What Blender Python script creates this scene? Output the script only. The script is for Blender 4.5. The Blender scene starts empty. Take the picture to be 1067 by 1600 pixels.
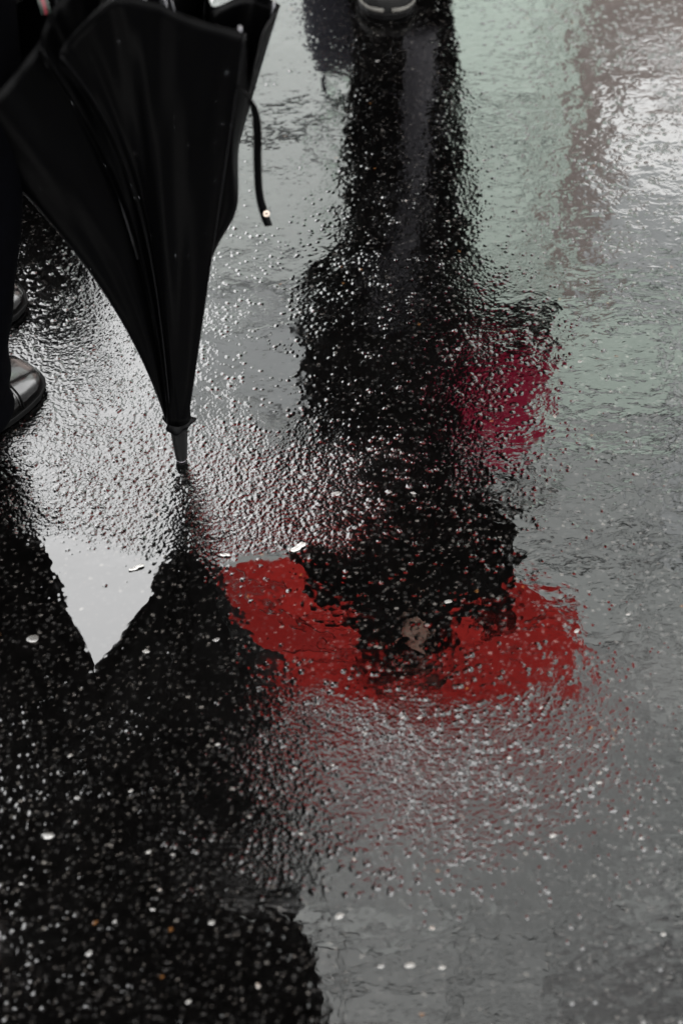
import bpy, bmesh, math, random
import numpy as np
from mathutils import Vector, Matrix

random.seed(7)
rng = np.random.default_rng(11)
scene = bpy.context.scene
COL = scene.collection

# ------------------------------------------------------------------ camera
CAM_H = 1.63
PITCH = math.radians(46.4)
cam_d = bpy.data.cameras.new("camera")
cam = bpy.data.objects.new("camera", cam_d)
COL.objects.link(cam)
cam.location = (0, 0, CAM_H)
cam.rotation_euler = (math.pi / 2 - PITCH, 0, 0)
cam_d.sensor_fit = 'VERTICAL'
cam_d.sensor_height = 36
cam_d.sensor_width = 24
cam_d.lens = 64.5
cam_d.clip_start = 0.05
cam_d.clip_end = 2000
cam_d.dof.use_dof = True
cam_d.dof.focus_distance = 2.36
cam_d.dof.aperture_fstop = 3.4
cam_d.dof.aperture_blades = 9
scene.camera = cam

# ------------------------------------------------------------------ sky, sun, exposure
SUN_ELEV, SUN_ROT = math.radians(68), math.radians(200)
world = bpy.data.worlds.new("World")
scene.world = world
world.use_nodes = True
nt = world.node_tree
nt.nodes.clear()
sky = nt.nodes.new("ShaderNodeTexSky")
sky.sky_type = 'NISHITA'
sky.sun_disc = False
sky.sun_elevation = SUN_ELEV
sky.sun_rotation = SUN_ROT
sky.air_density = 1.0
sky.dust_density = 6.0
sky.ozone_density = 1.0
hsv = nt.nodes.new("ShaderNodeHueSaturation")
hsv.inputs['Saturation'].default_value = 0.16      # overcast: the cloud layer takes the blue out
bg = nt.nodes.new("ShaderNodeBackground")
bg.inputs['Strength'].default_value = 0.15
wo = nt.nodes.new("ShaderNodeOutputWorld")
gam = nt.nodes.new("ShaderNodeGamma")               # cloud scatters the light: nearly even in all directions
gam.inputs['Gamma'].default_value = 0.04
mul = nt.nodes.new("ShaderNodeVectorMath")
mul.operation = 'SCALE'
mul.inputs['Scale'].default_value = 7.3
nt.links.new(sky.outputs[0], hsv.inputs['Color'])
nt.links.new(hsv.outputs[0], gam.inputs['Color'])
nt.links.new(gam.outputs[0], mul.inputs[0])
nt.links.new(mul.outputs[0], bg.inputs['Color'])
nt.links.new(bg.outputs[0], wo.inputs['Surface'])

sd = bpy.data.lights.new("sun", 'SUN')
sd.energy = 1.5
sd.angle = math.radians(26)
sd.color = (1.0, 0.97, 0.93)
sun = bpy.data.objects.new("sun", sd)
COL.objects.link(sun)
sdir = Vector((math.sin(SUN_ROT) * math.cos(SUN_ELEV), math.cos(SUN_ROT) * math.cos(SUN_ELEV), math.sin(SUN_ELEV)))
sun.rotation_euler = sdir.to_track_quat('Z', 'Y').to_euler()

vs = scene.view_settings
vs.view_transform = 'Standard'
vs.look = 'None'
vs.gamma = 1
vs.exposure = 4.0
vs.use_curve_mapping = False
scene.cycles.max_bounces = 6
scene.cycles.sample_clamp_indirect = 20


# ------------------------------------------------------------------ helpers
def ground(px, py):
    """road point that the photograph shows at pixel (px, py) of 1067x1600"""
    dep = PITCH + math.atan((py - 800) / 2866)
    Y = CAM_H / math.tan(dep)
    z = Y * math.cos(PITCH) + CAM_H * math.sin(PITCH)
    return (px - 533.5) / 2866 * z, Y


def at(px, py, Y):
    """point at distance Y whose direct image is (px, py)"""
    dep = PITCH + math.atan((py - 800) / 2866)
    h = CAM_H - Y * math.tan(dep)
    z = Y * math.cos(PITCH) + (CAM_H - h) * math.sin(PITCH)
    return Vector(((px - 533.5) / 2866 * z, Y, h))


def mat(name, color, rough=0.6, metallic=0.0, ior=1.45, noise=0.0, nscale=40, bump=0.0, bscale=300, sheen=0.0, coat=0.0, spec=0.5):
    m = bpy.data.materials.new(name)
    m.use_nodes = True
    n = m.node_tree
    p = n.nodes["Principled BSDF"]
    p.inputs['Base Color'].default_value = (*color, 1)
    p.inputs['Roughness'].default_value = rough
    p.inputs['Metallic'].default_value = metallic
    p.inputs['IOR'].default_value = ior
    p.inputs['Specular IOR Level'].default_value = spec
    p.inputs['Coat Weight'].default_value = coat
    p.inputs['Sheen Weight'].default_value = sheen
    if noise or bump:
        tc = n.nodes.new("ShaderNodeTexCoord")
    if noise:
        t = n.nodes.new("ShaderNodeTexNoise")
        t.inputs['Scale'].default_value = nscale
        t.inputs['Detail'].default_value = 6
        n.links.new(tc.outputs['Object'], t.inputs['Vector'])
        r = n.nodes.new("ShaderNodeValToRGB")
        r.color_ramp.elements[0].position = 0.3
        r.color_ramp.elements[1].position = 0.7
        r.color_ramp.elements[0].color = (*[c * (1 - noise) for c in color], 1)
        r.color_ramp.elements[1].color = (*[min(1, c * (1 + noise)) for c in color], 1)
        n.links.new(t.outputs['Fac'], r.inputs['Fac'])
        n.links.new(r.outputs['Color'], p.inputs['Base Color'])
    if bump:
        t2 = n.nodes.new("ShaderNodeTexNoise")
        t2.inputs['Scale'].default_value = bscale
        t2.inputs['Detail'].default_value = 4
        n.links.new(tc.outputs['Object'], t2.inputs['Vector'])
        b = n.nodes.new("ShaderNodeBump")
        b.inputs['Strength'].default_value = 0.5
        b.inputs['Distance'].default_value = bump
        n.links.new(t2.outputs['Fac'], b.inputs['Height'])
        n.links.new(b.outputs['Normal'], p.inputs['Normal'])
    return m


def link(name, verts, faces, material, parent=None, smooth=True, loc=None):
    me = bpy.data.meshes.new(name)
    me.from_pydata([tuple(v) for v in verts], [], faces)
    me.materials.append(material)
    me.update()
    if smooth:
        me.shade_smooth()
    o = bpy.data.objects.new(name, me)
    COL.objects.link(o)
    if parent is not None:
        o.parent = parent
    if loc is not None:
        o.location = loc
    return o


def tag(o, label=None, cat=None, group=None, kind=None):
    if label: o['label'] = label
    if cat: o['category'] = cat
    if group: o['group'] = group
    if kind: o['kind'] = kind
    return o


def empty(name, loc=(0, 0, 0)):
    o = bpy.data.objects.new(name, None)
    COL.objects.link(o)
    o.location = loc
    o.empty_display_size = 0.05
    return o


class Geo:
    """collects verts/faces, world coordinates; origin subtracted at build"""
    def __init__(s):
        s.v, s.f = [], []

    def rings(s, rings, cap0=True, cap1=True, closed=True):
        n = len(rings[0])
        b = len(s.v)
        for r in rings:
            s.v.extend(Vector(p) for p in r)
        for i in range(len(rings) - 1):
            for j in range(n if closed else n - 1):
                a = b + i * n + j
                c = b + i * n + (j + 1) % n
                s.f.append((a, c, c + n, a + n))
        if cap0: s.f.append(tuple(b + j for j in reversed(range(n))))
        if cap1: s.f.append(tuple(b + (len(rings) - 1) * n + j for j in range(n)))
        return s

    def tube(s, pts, radii, n=12, flat=1.0):
        pts = [Vector(p) for p in pts]
        if not hasattr(radii, '__len__'): radii = [radii] * len(pts)
        rings = []
        up = None
        for i, p in enumerate(pts):
            d = (pts[min(i + 1, len(pts) - 1)] - pts[max(i - 1, 0)]).normalized()
            if up is None:
                up = Vector((0, 1, 0)) if abs(d.y) < 0.8 else Vector((1, 0, 0))
            x = up.cross(d).normalized()
            up = d.cross(x).normalized()
            rings.append([p + radii[i] * (math.cos(a) * x + flat * math.sin(a) * up)
                          for a in [2 * math.pi * k / n for k in range(n)]])
        return s.rings(rings)

    def box(s, lo, hi):
        x0, y0, z0 = lo; x1, y1, z1 = hi
        b = len(s.v)
        s.v += [Vector(p) for p in ((x0, y0, z0), (x1, y0, z0), (x1, y1, z0), (x0, y1, z0), (x0, y0, z1), (x1, y0, z1), (x1, y1, z1), (x0, y1, z1))]
        s.f += [tuple(b + i for i in q) for q in ((0, 3, 2, 1), (4, 5, 6, 7), (0, 1, 5, 4), (1, 2, 6, 5), (2, 3, 7, 6), (3, 0, 4, 7))]
        return s

    def build(s, name, material, parent=None, origin=(0, 0, 0), smooth=True):
        o = Vector(origin)
        return link(name, [v - o for v in s.v], s.f, material, parent, smooth)


def spline(pts, n):
    """Catmull-Rom through pts"""
    P = [np.array(p, float) for p in pts]
    P = [2 * P[0] - P[1]] + P + [2 * P[-1] - P[-2]]
    out = []
    for i in range(1, len(P) - 2):
        for k in range(n):
            t = k / n
            a, b, c, d = P[i - 1], P[i], P[i + 1], P[i + 2]
            out.append(0.5 * ((2 * b) + (-a + c) * t + (2 * a - 5 * b + 4 * c - d) * t * t + (-a + 3 * b - 3 * c + d) * t ** 3))
    out.append(P[-2])
    return out


# ------------------------------------------------------------------ materials
M_cloth = mat("black_umbrella_cloth", (0.0001, 0.0001, 0.00012), 0.36, bump=0.0006, bscale=60, spec=0.016, noise=0.2, nscale=12)
M_black = mat("black_plastic", (0.001, 0.001, 0.001), 0.35, spec=0.06, noise=0.2, nscale=80)
M_steel = mat("umbrella_steel", (0.03, 0.03, 0.032), 0.35, 1.0, noise=0.15, nscale=60)
M_snap = mat("snap_metal", (0.12, 0.10, 0.085), 0.3, 1.0, noise=0.1, nscale=300)
M_leather = mat("polished_black_leather", (0.0006, 0.00055, 0.00055), 0.19, noise=0.3, nscale=60, bump=0.0020, bscale=38, spec=0.26)
M_sole = mat("dark_rubber_sole", (0.0006, 0.0006, 0.0006), 0.5, noise=0.3, nscale=120, bump=0.0003, spec=.02)
M_navy = mat("navy_wool_trousers", (0.0001, 0.00011, 0.0002), 0.85, noise=0.3, nscale=90, bump=0.0006, bscale=200, spec=0.006)
M_coat = mat("black_wool_coat", (0.0004, 0.00035, 0.00035), 0.9, noise=0.4, nscale=50, bump=0.001, bscale=90, spec=0.008)
M_trs = mat("charcoal_trousers", (0.0006, 0.0005, 0.0006), 0.85, noise=0.3, nscale=50, spec=0.01)
M_lilac = mat("lilac_lit_leg", (0.022, 0.020, 0.027), 0.6, noise=0.2, nscale=20)
M_skin = mat("skin", (0.50, 0.33, 0.25), 0.5, noise=0.08, nscale=40)
M_hair = mat("dark_brown_hair", (0.020, 0.013, 0.009), 0.5, noise=0.4, nscale=120)
M_eye = mat("eye_white", (0.7, 0.68, 0.66), 0.2, noise=0.03)
M_white = mat("white_rubber", (0.016, 0.0155, 0.014), 0.5, noise=0.12, nscale=40, spec=0.03)
M_crim = mat("crimson_leather", (0.26, 0.0025, 0.030), 0.6, noise=0.35, nscale=25, spec=0.03)
M_bluebag = mat("navy_canvas", (0.003, 0.0036, 0.013), 0.8, noise=0.3, nscale=60)
M_wood = mat("dark_wood_handle", (0.03, 0.014, 0.007), 0.3, noise=0.4, nscale=30)
M_redtape = mat("red_binding_tape", (0.05, 0.001, 0.004), 0.6, noise=0.1)
M_greentape = mat("green_binding_tape", (0.0005, 0.004, 0.002), 0.6, noise=0.1)


def translucent(name, color, dark, fac):
    m = bpy.data.materials.new(name)
    m.use_nodes = True
    n = m.node_tree
    n.nodes.clear()
    out = n.nodes.new("ShaderNodeOutputMaterial")
    mix = n.nodes.new("ShaderNodeMixShader")
    mix.inputs[0].default_value = fac
    p = n.nodes.new("ShaderNodeBsdfPrincipled")
    p.inputs['Roughness'].default_value = 0.6
    t = n.nodes.new("ShaderNodeBsdfTranslucent")
    tc = n.nodes.new("ShaderNodeTexCoord")
    tx = n.nodes.new("ShaderNodeTexNoise")
    tx.inputs['Scale'].default_value = 4
    tx.inputs['Detail'].default_value = 5
    r = n.nodes.new("ShaderNodeValToRGB")
    r.color_ramp.elements[0].position = 0.3
    r.color_ramp.elements[0].color = (*dark, 1)
    r.color_ramp.elements[1].position = 0.65
    r.color_ramp.elements[1].color = (*color, 1)
    n.links.new(tc.outputs['Object'], tx.inputs['Vector'])
    n.links.new(tx.outputs['Fac'], r.inputs['Fac'])
    n.links.new(r.outputs[0], p.inputs['Base Color'])
    n.links.new(r.outputs[0], t.inputs['Color'])
    n.links.new(p.outputs[0], mix.inputs[1])
    n.links.new(t.outputs[0], mix.inputs[2])
    n.links.new(mix.outputs[0], out.inputs['Surface'])
    return m


M_redcloth = translucent("red_umbrella_cloth", (0.40, 0.024, 0.020), (0.20, 0.013, 0.012), 0.75)


# ------------------------------------------------------------------ the wet road
def vnoise(x, y, freq, seed, octaves=3):
    out = np.zeros_like(x)
    amp, tot = 1.0, 0.0
    for o in range(octaves):
        f = freq * 2 ** o
        r = np.random.default_rng(seed + o)
        T = r.random((256, 256))
        u, v = x * f + 17.3 * o, y * f + 5.1 * o
        iu, iv = np.floor(u).astype(int), np.floor(v).astype(int)
        fu, fv = u - iu, v - iv
        fu = fu * fu * (3 - 2 * fu); fv = fv * fv * (3 - 2 * fv)
        a = T[iu % 256, iv % 256]; b = T[(iu + 1) % 256, iv % 256]
        c = T[iu % 256, (iv + 1) % 256]; d = T[(iu + 1) % 256, (iv + 1) % 256]
        out += amp * ((a * (1 - fu) + b * fu) * (1 - fv) + (c * (1 - fu) + d * fu) * fv)
        tot += amp
        amp *= 0.5
    return out / tot


def stones(x, y, cell, seed):
    """nearest jittered stone: distance (in cells), random id values"""
    r = np.random.default_rng(seed)
    JX, JY, RA, RB, RC = (r.random((512, 512)) for _ in range(5))
    u, v = x / cell, y / cell
    iu, iv = np.floor(u).astype(int), np.floor(v).astype(int)
    best = np.full(x.shape, 9.0)
    ra = np.zeros_like(x); rb = np.zeros_like(x); rc = np.zeros_like(x)
    for di in (-1, 0, 1):
        for dj in (-1, 0, 1):
            ci, cj = (iu + di) % 512, (iv + dj) % 512
            dx = u - (iu + di + 0.1 + 0.8 * JX[ci, cj])
            dy = v - (iv + dj + 0.1 + 0.8 * JY[ci, cj])
            th = RC[ci, cj] * 3.14
            ex = dx * np.cos(th) + dy * np.sin(th)
            ey = (-dx * np.sin(th) + dy * np.cos(th)) * 1.35
            d = np.sqrt(ex * ex + ey * ey)
            m = d < best
            best = np.where(m, d, best)
            ra = np.where(m, RA[ci, cj], ra); rb = np.where(m, RB[ci, cj], rb); rc = np.where(m, RC[ci, cj], rc)
    return best, ra, rb, rc


# where the film of water lets the stones through: 0 = deep smooth puddle, 1 = bare coarse asphalt
RX = [-60, 0, 150, 300, 450, 600, 750, 900, 1067, 1150]
RT = [
    (-150, [.5, .5, .5, .4, .4, .5, .4, .3, .3, .3]),
    (0,    [.5, .5, .5, .4, .45, .5, .5, .36, .45, .45]),
    (100,  [.5, .5, .5, .28, .34, .50, .38, .34, .5, .5]),
    (250,  [.6, .6, .6, .30, .32, .52, .42, .30, .42, .4]),
    (400,  [.7, .7, .66, .40, .36, .54, .45, .32, .34, .3]),
    (550,  [.75, .75, .7, .52, .44, .58, .54, .36, .33, .3]),
    (650,  [.7, .76, .76, .60, .50, .58, .54, .42, .34, .3]),
    (750,  [.7, .8, .78, .74, .68, .60, .56, .42, .32, .3]),
    (830,  [.6, .7, .78, .76, .72, .58, .48, .32, .28, .2]),
    (890,  [.34, .38, .30, .42, .40, .36, .30, .22, .26, .2]),
    (1000, [.30, .30, .08, .26, .28, .28, .26, .26, .30, .2]),
    (1030, [.34, .34, .10, .30, .38, .42, .38, .36, .34, .3]),
    (1070, [.4, .4, .16, .36, .46, .48, .44, .42, .36, .3]),
    (1130, [.48, .48, .56, .50, .62, .66, .60, .52, .40, .3]),
    (1250, [.44, .46, .50, .50, .66, .72, .68, .58, .44, .4]),
    (1380, [.42, .44, .47, .49, .60, .66, .62, .50, .44, .4]),
    (1450, [.42, .43, .45, .45, .26, .32, .38, .38, .38, .3]),
    (1530, [.4, .42, .44, .42, .10, .16, .22, .28, .32, .3]),
    (1750, [.4, .42, .44, .42, .1, .14, .2, .26, .3, .3]),
]
# the same table with its nodes moved to road coordinates (X, Y in metres)
RY_ = [ground(533, r[0])[1] for r in RT]
RXM = [[ground(px, r[0])[0] for px in RX] for r in RT]


def roughmap(x, y):
    rows = [np.interp(x, RXM[i], RT[i][1]) for i in range(len(RT))]
    out = np.full(x.shape, np.nan)
    out = rows[-1].copy()
    out = np.where(y >= RY_[0], rows[0], out)
    for i in range(len(RT) - 1):
        y1, y0 = RY_[i], RY_[i + 1]
        t = np.clip((y - y0) / (y1 - y0), 0, 1)
        t = t * t * (3 - 2 * t)
        m = (y < y1) & (y >= y0)
        out = np.where(m, rows[i + 1] * (1 - t) + rows[i] * t, out)
    return out


GX0, GX1, GY0, GY1, STEP = -0.70, 0.70, 0.72, 3.00, 0.00155
gx = np.arange(GX0, GX1 + 1e-6, STEP)
gy = np.arange(GY0, GY1 + 1e-6, STEP)
GX, GY = np.meshgrid(gx, gy)
NX, NY = len(gx), len(gy)


def road_fields(GX, GY):
    wx = GX + 0.05 * (vnoise(GX, GY, 14, 1) - 0.5)
    wy = GY + 0.08 * (vnoise(GX, GY, 14, 31) - 0.5)
    R = roughmap(wx, wy)
    calm = np.clip((R - 0.12) / 0.2, 0.25, 1)
    R = np.clip(R + calm * (0.34 * (vnoise(GX + 3, GY, 26, 61, 4) - 0.5) + 0.30 * (vnoise(GX + 8, GY, 5, 62, 3) - 0.5)), 0, 1)
    dA, a1, a2, a3 = stones(GX + 9, GY + 2, 0.0072, 5)
    dB, b1, b2, b3 = stones(GX + 5, GY + 7, 0.0037, 8)
    dC, c1, c2, c3 = stones(GX + 5, GY + 7, 0.021, 18)
    dA = dA + 0.30 * (vnoise(GX, GY, 330, 401, 2) - 0.5)
    dB = dB + 0.25 * (vnoise(GX, GY, 500, 402, 1) - 0.5)
    prA = 0.50 + 0.45 * (a1 - 0.5) * 2
    hA = 0.0019 * (0.75 + 0.5 * vnoise(GX, GY, 70, 171, 2)) * prA * np.clip(1 - (dA / (0.40 + 0.2 * a2)) ** 2, 0, 1) ** 0.7
    hB = 0.0015 * (0.3 + 0.7 * b1) * np.clip(1 - (dB / (0.42 + 0.15 * b2)) ** 2, 0, 1)
    asphalt = np.maximum(hA, hB) + 0.00030 * vnoise(GX, GY, 300, 77, 2) + 0.0005 * (vnoise(GX, GY, 60, 71, 2) - .5)
    W = 0.00215 - 0.0019 * R
    k = 0.00020
    h = np.clip(0.5 + 0.5 * (asphalt - W) / k, 0, 1)
    surf = W * (1 - h) + asphalt * h + k * h * (1 - h)
    return R, surf, (dA, a1, a2, a3), (dB, b1, b2, b3), (dC, c1, c2), asphalt - W


R, surf, A, B, Cc, over = road_fields(GX, GY)


def blur(a):
    b = a.copy()
    b[1:-1] = 0.25 * a[:-2] + 0.5 * a[1:-1] + 0.25 * a[2:]
    c = b.copy()
    c[:, 1:-1] = 0.25 * b[:, :-2] + 0.5 * b[:, 1:-1] + 0.25 * b[:, 2:]
    return c


surf = 0.6 * surf + 0.4 * blur(surf)
surf = surf - 0.0016
edge = np.minimum(np.minimum(GX - GX0, GX1 - GX), np.minimum(GY - GY0, GY1 - GY))
surf = surf * np.clip(edge / 0.02, 0, 1)

# colours of the stones themselves: mostly black binder, a few pale and rusty chips
base = np.zeros(GX.shape + (4,), np.float32)
base[..., 3] = 1
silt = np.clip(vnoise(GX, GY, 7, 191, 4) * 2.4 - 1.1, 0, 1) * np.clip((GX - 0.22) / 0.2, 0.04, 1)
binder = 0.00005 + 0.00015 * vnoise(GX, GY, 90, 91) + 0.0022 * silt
for c in range(3):
    base[..., c] = binder * (1.0, 0.93, 0.90)[c]


def chip(mask, val, tint, soft):
    for c in range(3):
        base[..., c] = base[..., c] * (1 - mask * soft) + mask * soft * val * tint[c]


inA = np.clip((0.36 - A[0]) * 14, 0, 1)
inB = np.clip((0.36 - B[0]) * 14, 0, 1)
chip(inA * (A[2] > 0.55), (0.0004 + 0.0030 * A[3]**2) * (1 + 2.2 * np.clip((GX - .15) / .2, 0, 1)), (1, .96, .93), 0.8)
chip(inB * (B[2] > 0.93), 0.010 * (0.15 + B[3]**2), (1, .9, .82), 0.9)
chip(inA * (A[2] > 0.965), 0.012 * (0.15 + A[3]**2), (1, .93, .85), 0.85)
chip(inA * (A[2] < 0.0012), 0.012, (1, .45, .16), 0.8)

me = bpy.data.meshes.new("asphalt_road")
nv = NX * NY
co = np.empty((nv, 3), np.float32)
co[:, 0] = GX.ravel(); co[:, 1] = GY.ravel(); co[:, 2] = surf.ravel()
me.vertices.add(nv)
me.vertices.foreach_set("co", co.ravel())
ii = np.arange(nv).reshape(NY, NX)
quads = np.stack([ii[:-1, :-1], ii[:-1, 1:], ii[1:, 1:], ii[1:, :-1]], -1).reshape(-1, 4)
nf = len(quads)
me.loops.add(nf * 4)
me.loops.foreach_set("vertex_index", quads.ravel().astype(np.int32))
me.polygons.add(nf)
me.polygons.foreach_set("loop_start", np.arange(0, nf * 4, 4, dtype=np.int32))
me.polygons.foreach_set("loop_total", np.full(nf, 4, np.int32))
me.update(calc_edges=True)
me.shade_smooth()
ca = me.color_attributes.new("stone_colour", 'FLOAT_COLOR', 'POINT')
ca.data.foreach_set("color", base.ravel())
rp = np.clip((GX + 0.12) / 0.36, 0.07, 1)
for (qx, qy, wx_, wy_, dep_) in ((640, 930, .24, .13, .80), (560, 930, .30, .10, .5), (620, 300, .12, .5, .5)):
    cx_, cy_ = ground(qx, qy)
    rp = rp * (1 - dep_ * np.exp(-((GX - cx_) / wx_) ** 2 - ((GY - cy_) / wy_) ** 2))
rat = me.attributes.new("ripple", 'FLOAT', 'POINT')
rat.data.foreach_set("value", rp.astype(np.float32).ravel())
ra_ = me.attributes.new("coarse", 'FLOAT', 'POINT')
# how far a point stands above the water film, 0 in water .. 1 on bare stone
ra_.data.foreach_set("value", np.clip(R, 0, 1).astype(np.float32).ravel())


def road_material(use_attr):
    m = bpy.data.materials.new("wet_asphalt" if use_attr else "wet_asphalt_far")
    m.use_nodes = True
    n = m.node_tree
    p = n.nodes["Principled BSDF"]
    p.inputs['IOR'].default_value = 1.36
    p.inputs['Roughness'].default_value = 0.07
    tc = n.nodes.new("ShaderNodeTexCoord")
    if use_attr:
        a = n.nodes.new("ShaderNodeAttribute"); a.attribute_name = "stone_colour"
        n.links.new(a.outputs['Color'], p.inputs['Base Color'])
        r = n.nodes.new("ShaderNodeAttribute"); r.attribute_name = "coarse"
        rr = n.nodes.new("ShaderNodeMapRange")
        rr.inputs['From Min'].default_value = 0.25; rr.inputs['From Max'].default_value = 0.8
        rr.inputs['To Min'].default_value = 0.02; rr.inputs['To Max'].default_value = 0.13
        n.links.new(r.outputs['Fac'], rr.inputs['Value'])
        n.links.new(rr.outputs[0], p.inputs['Roughness'])
    else:
        v = n.nodes.new("ShaderNodeTexVoronoi"); v.inputs['Scale'].default_value = 110
        n.links.new(tc.outputs['Object'], v.inputs['Vector'])
        cr = n.nodes.new("ShaderNodeValToRGB")
        cr.color_ramp.elements[0].position = 0.9; cr.color_ramp.elements[0].color = (.006, .0055, .005, 1)
        cr.color_ramp.elements[1].position = 0.97; cr.color_ramp.elements[1].color = (.06, .055, .05, 1)
        sp = n.nodes.new("ShaderNodeSeparateColor")
        n.links.new(v.outputs['Color'], sp.inputs[0])
        n.links.new(sp.outputs[0], cr.inputs['Fac'])
        n.links.new(cr.outputs[0], p.inputs['Base Color'])
    # fine film ripples everywhere, capillary waves of the water
    t1 = n.nodes.new("ShaderNodeTexNoise"); t1.inputs['Scale'].default_value = 48; t1.inputs['Detail'].default_value = 3
    t1.inputs['Distortion'].default_value = 0.8
    mp = n.nodes.new("ShaderNodeMapping"); mp.inputs['Scale'].default_value = (0.55, 1.0, 1.0)
    mp.inputs['Rotation'].default_value = (0, 0, math.radians(-14))
    n.links.new(tc.outputs['Object'], mp.inputs['Vector'])
    n.links.new(mp.outputs[0], t1.inputs['Vector'])
    b1 = n.nodes.new("ShaderNodeBump"); b1.inputs['Distance'].default_value = 0.00036; b1.inputs['Strength'].default_value = 1
    n.links.new(t1.outputs['Fac'], b1.inputs['Height'])
    t2 = n.nodes.new("ShaderNodeTexNoise"); t2.inputs['Scale'].default_value = 420; t2.inputs['Detail'].default_value = 3
    t3 = n.nodes.new("ShaderNodeTexVoronoi"); t3.feature = 'SMOOTH_F1'; t3.inputs['Scale'].default_value = 260
    t3.inputs['Smoothness'].default_value = 0.25
    n.links.new(tc.outputs['Object'], t3.inputs['Vector'])
    b3 = n.nodes.new("ShaderNodeBump"); b3.inputs['Distance'].default_value = 0.0011; b3.invert = True
    n.links.new(t3.outputs['Distance'], b3.inputs['Height'])
    n.links.new(tc.outputs['Object'], t2.inputs['Vector'])
    b2 = n.nodes.new("ShaderNodeBump"); b2.inputs['Distance'].default_value = 0.0005
    if use_attr:
        m2 = n.nodes.new("ShaderNodeMapRange")
        m2.inputs['From Min'].default_value = 0.45; m2.inputs['From Max'].default_value = 0.95
        m2.inputs['To Min'].default_value = 0.0; m2.inputs['To Max'].default_value = 0.42
        n.links.new(r.outputs['Fac'], m2.inputs['Value'])
        n.links.new(m2.outputs[0], b2.inputs['Strength'])
        n.links.new(m2.outputs[0], b3.inputs['Strength'])
        # wind ripples fade out in the sheltered puddle
        gr = n.nodes.new("ShaderNodeAttribute"); gr.attribute_name = "ripple"
        n.links.new(gr.outputs['Fac'], b1.inputs['Strength'])
    else:
        b2.inputs['Strength'].default_value = 0.25
    n.links.new(t2.outputs['Fac'], b2.inputs['Height'])
    if not use_attr: b3.inputs['Strength'].default_value = 0.3
    n.links.new(b1.outputs[0], b3.inputs['Normal'])
    n.links.new(b3.outputs[0], b2.inputs['Normal'])
    n.links.new(b2.outputs[0], p.inputs['Normal'])
    return m


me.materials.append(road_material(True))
road = bpy.data.objects.new("asphalt_road", me)
COL.objects.link(road)
road['kind'] = 'structure'

# the rest of the street, round the detailed sheet, with a hole where that sheet lies
far = Geo()
o_, i_ = (-150, -150, 150, 150), (GX0, GY0, GX1, GY1)
vv = [(o_[0], o_[1], 0), (o_[2], o_[1], 0), (o_[2], o_[3], 0), (o_[0], o_[3], 0),
      (i_[0], i_[1], 0), (i_[2], i_[1], 0), (i_[2], i_[3], 0), (i_[0], i_[3], 0)]
st = link("street", vv, [(0, 1, 5, 4), (1, 2, 6, 5), (2, 3, 7, 6), (3, 0, 4, 7)], road_material(False), smooth=False)
st['kind'] = 'structure'

# single chips of stone that stand out of the binder and can be picked apart
M_chip = [mat("pale_stone", (0.010, 0.0092, 0.008), 0.3, noise=0.45, nscale=260, bump=0.0004, bscale=300, ior=1.36),
          mat("grey_stone", (0.006, 0.0056, 0.005), 0.22, noise=0.45, nscale=260, bump=0.0004, bscale=300, ior=1.36),
          mat("rusty_stone", (0.009, 0.006, 0.004), 0.3, noise=0.4, nscale=260, bump=0.0004, bscale=300, ior=1.36)]


M_chip.append(mat("bleached_stone", (0.012, 0.0115, 0.0105), 0.3, noise=0.8, nscale=90, bump=0.0004, bscale=300, ior=1.36))


def stone_mesh(seed, material):
    bm = bmesh.new()
    bmesh.ops.create_icosphere(bm, subdivisions=2, radius=1)
    r = random.Random(seed)
    offs = [Vector((r.uniform(-1, 1), r.uniform(-1, 1), r.uniform(-1, 1))).normalized() for _ in range(7)]
    for v in bm.verts:
        c = v.co.copy()
        for q in offs:
            dd = c.dot(q)
            if dd > 0.62: c -= q * (dd - 0.62) * 0.85
        v.co = c
    m = bpy.data.meshes.new("stone")
    bm.to_mesh(m); bm.free()
    m.materials.append(material)
    m.shade_smooth()
    return m


SM = [[stone_mesh(s + 10 * k, M_chip[k]) for s in range(3)] for k in range(4)]


def road_z(x, y):
    i = int(round((x - GX0) / STEP)); j = int(round((y - GY0) / STEP))
    i = min(max(i, 0), NX - 1); j = min(max(j, 0), NY - 1)
    return float(surf[j, i])


CH = [  # pixel, half width mm, kind : the chips the photograph shows plainly
    (75, 1306, 10, 1), (50, 996, 11, 1), (228, 1018, 7, 0), (338, 1000, 8, 1), (545, 1463, 15, 3), (508, 1494, 17, 3), (478, 1478, 9, 3), (556, 1424, 9, 3), (530, 1432, 8, 0), (680, 1517, 10, 3), (640, 1508, 7, 0), (470, 1302, 4, 0),
    (634, 313, 4, 2), (575, 380, 4, 0), (700, 345, 4, 2), (553, 1342, 4, 2), (25, 672, 4, 2), (645, 770, 6, 0), (525, 770, 8, 0),
    (863, 1305, 5, 0), (795, 1183, 4, 0), (140, 1490, 7, 1), (250, 1390, 4, 2), (905, 565, 6, 0), (866, 650, 5, 2), (700, 940, 6, 0),
    (630, 1120, 4, 0), (655, 1120, 4, 0), (205, 1235, 4, 0), (340, 1163, 5, 0), (403, 1540, 5, 2), (295, 1565, 4, 0), (1035, 1460, 5, 0),
    (755, 250, 4, 0), (590, 95, 5, 0), (980, 960, 5, 0), (900, 985, 5, 0), (675, 1450, 5, 2), (690, 1512, 6, 0), (595, 1510, 7, 1),
    (935, 1222, 5, 0), (1000, 1310, 4, 0), (875, 1190, 5, 1), (845, 1105, 4, 0), (270, 1335, 4, 0), (232, 1330, 4, 0), (110, 1180, 4, 0),
    (35, 1380, 4, 1), (180, 1440, 5, 1), (330, 1440, 5, 1), (240, 1420, 5, 1), (460, 1200, 4, 0), (120, 1245, 5, 1), (520, 1195, 4, 0)]
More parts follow.
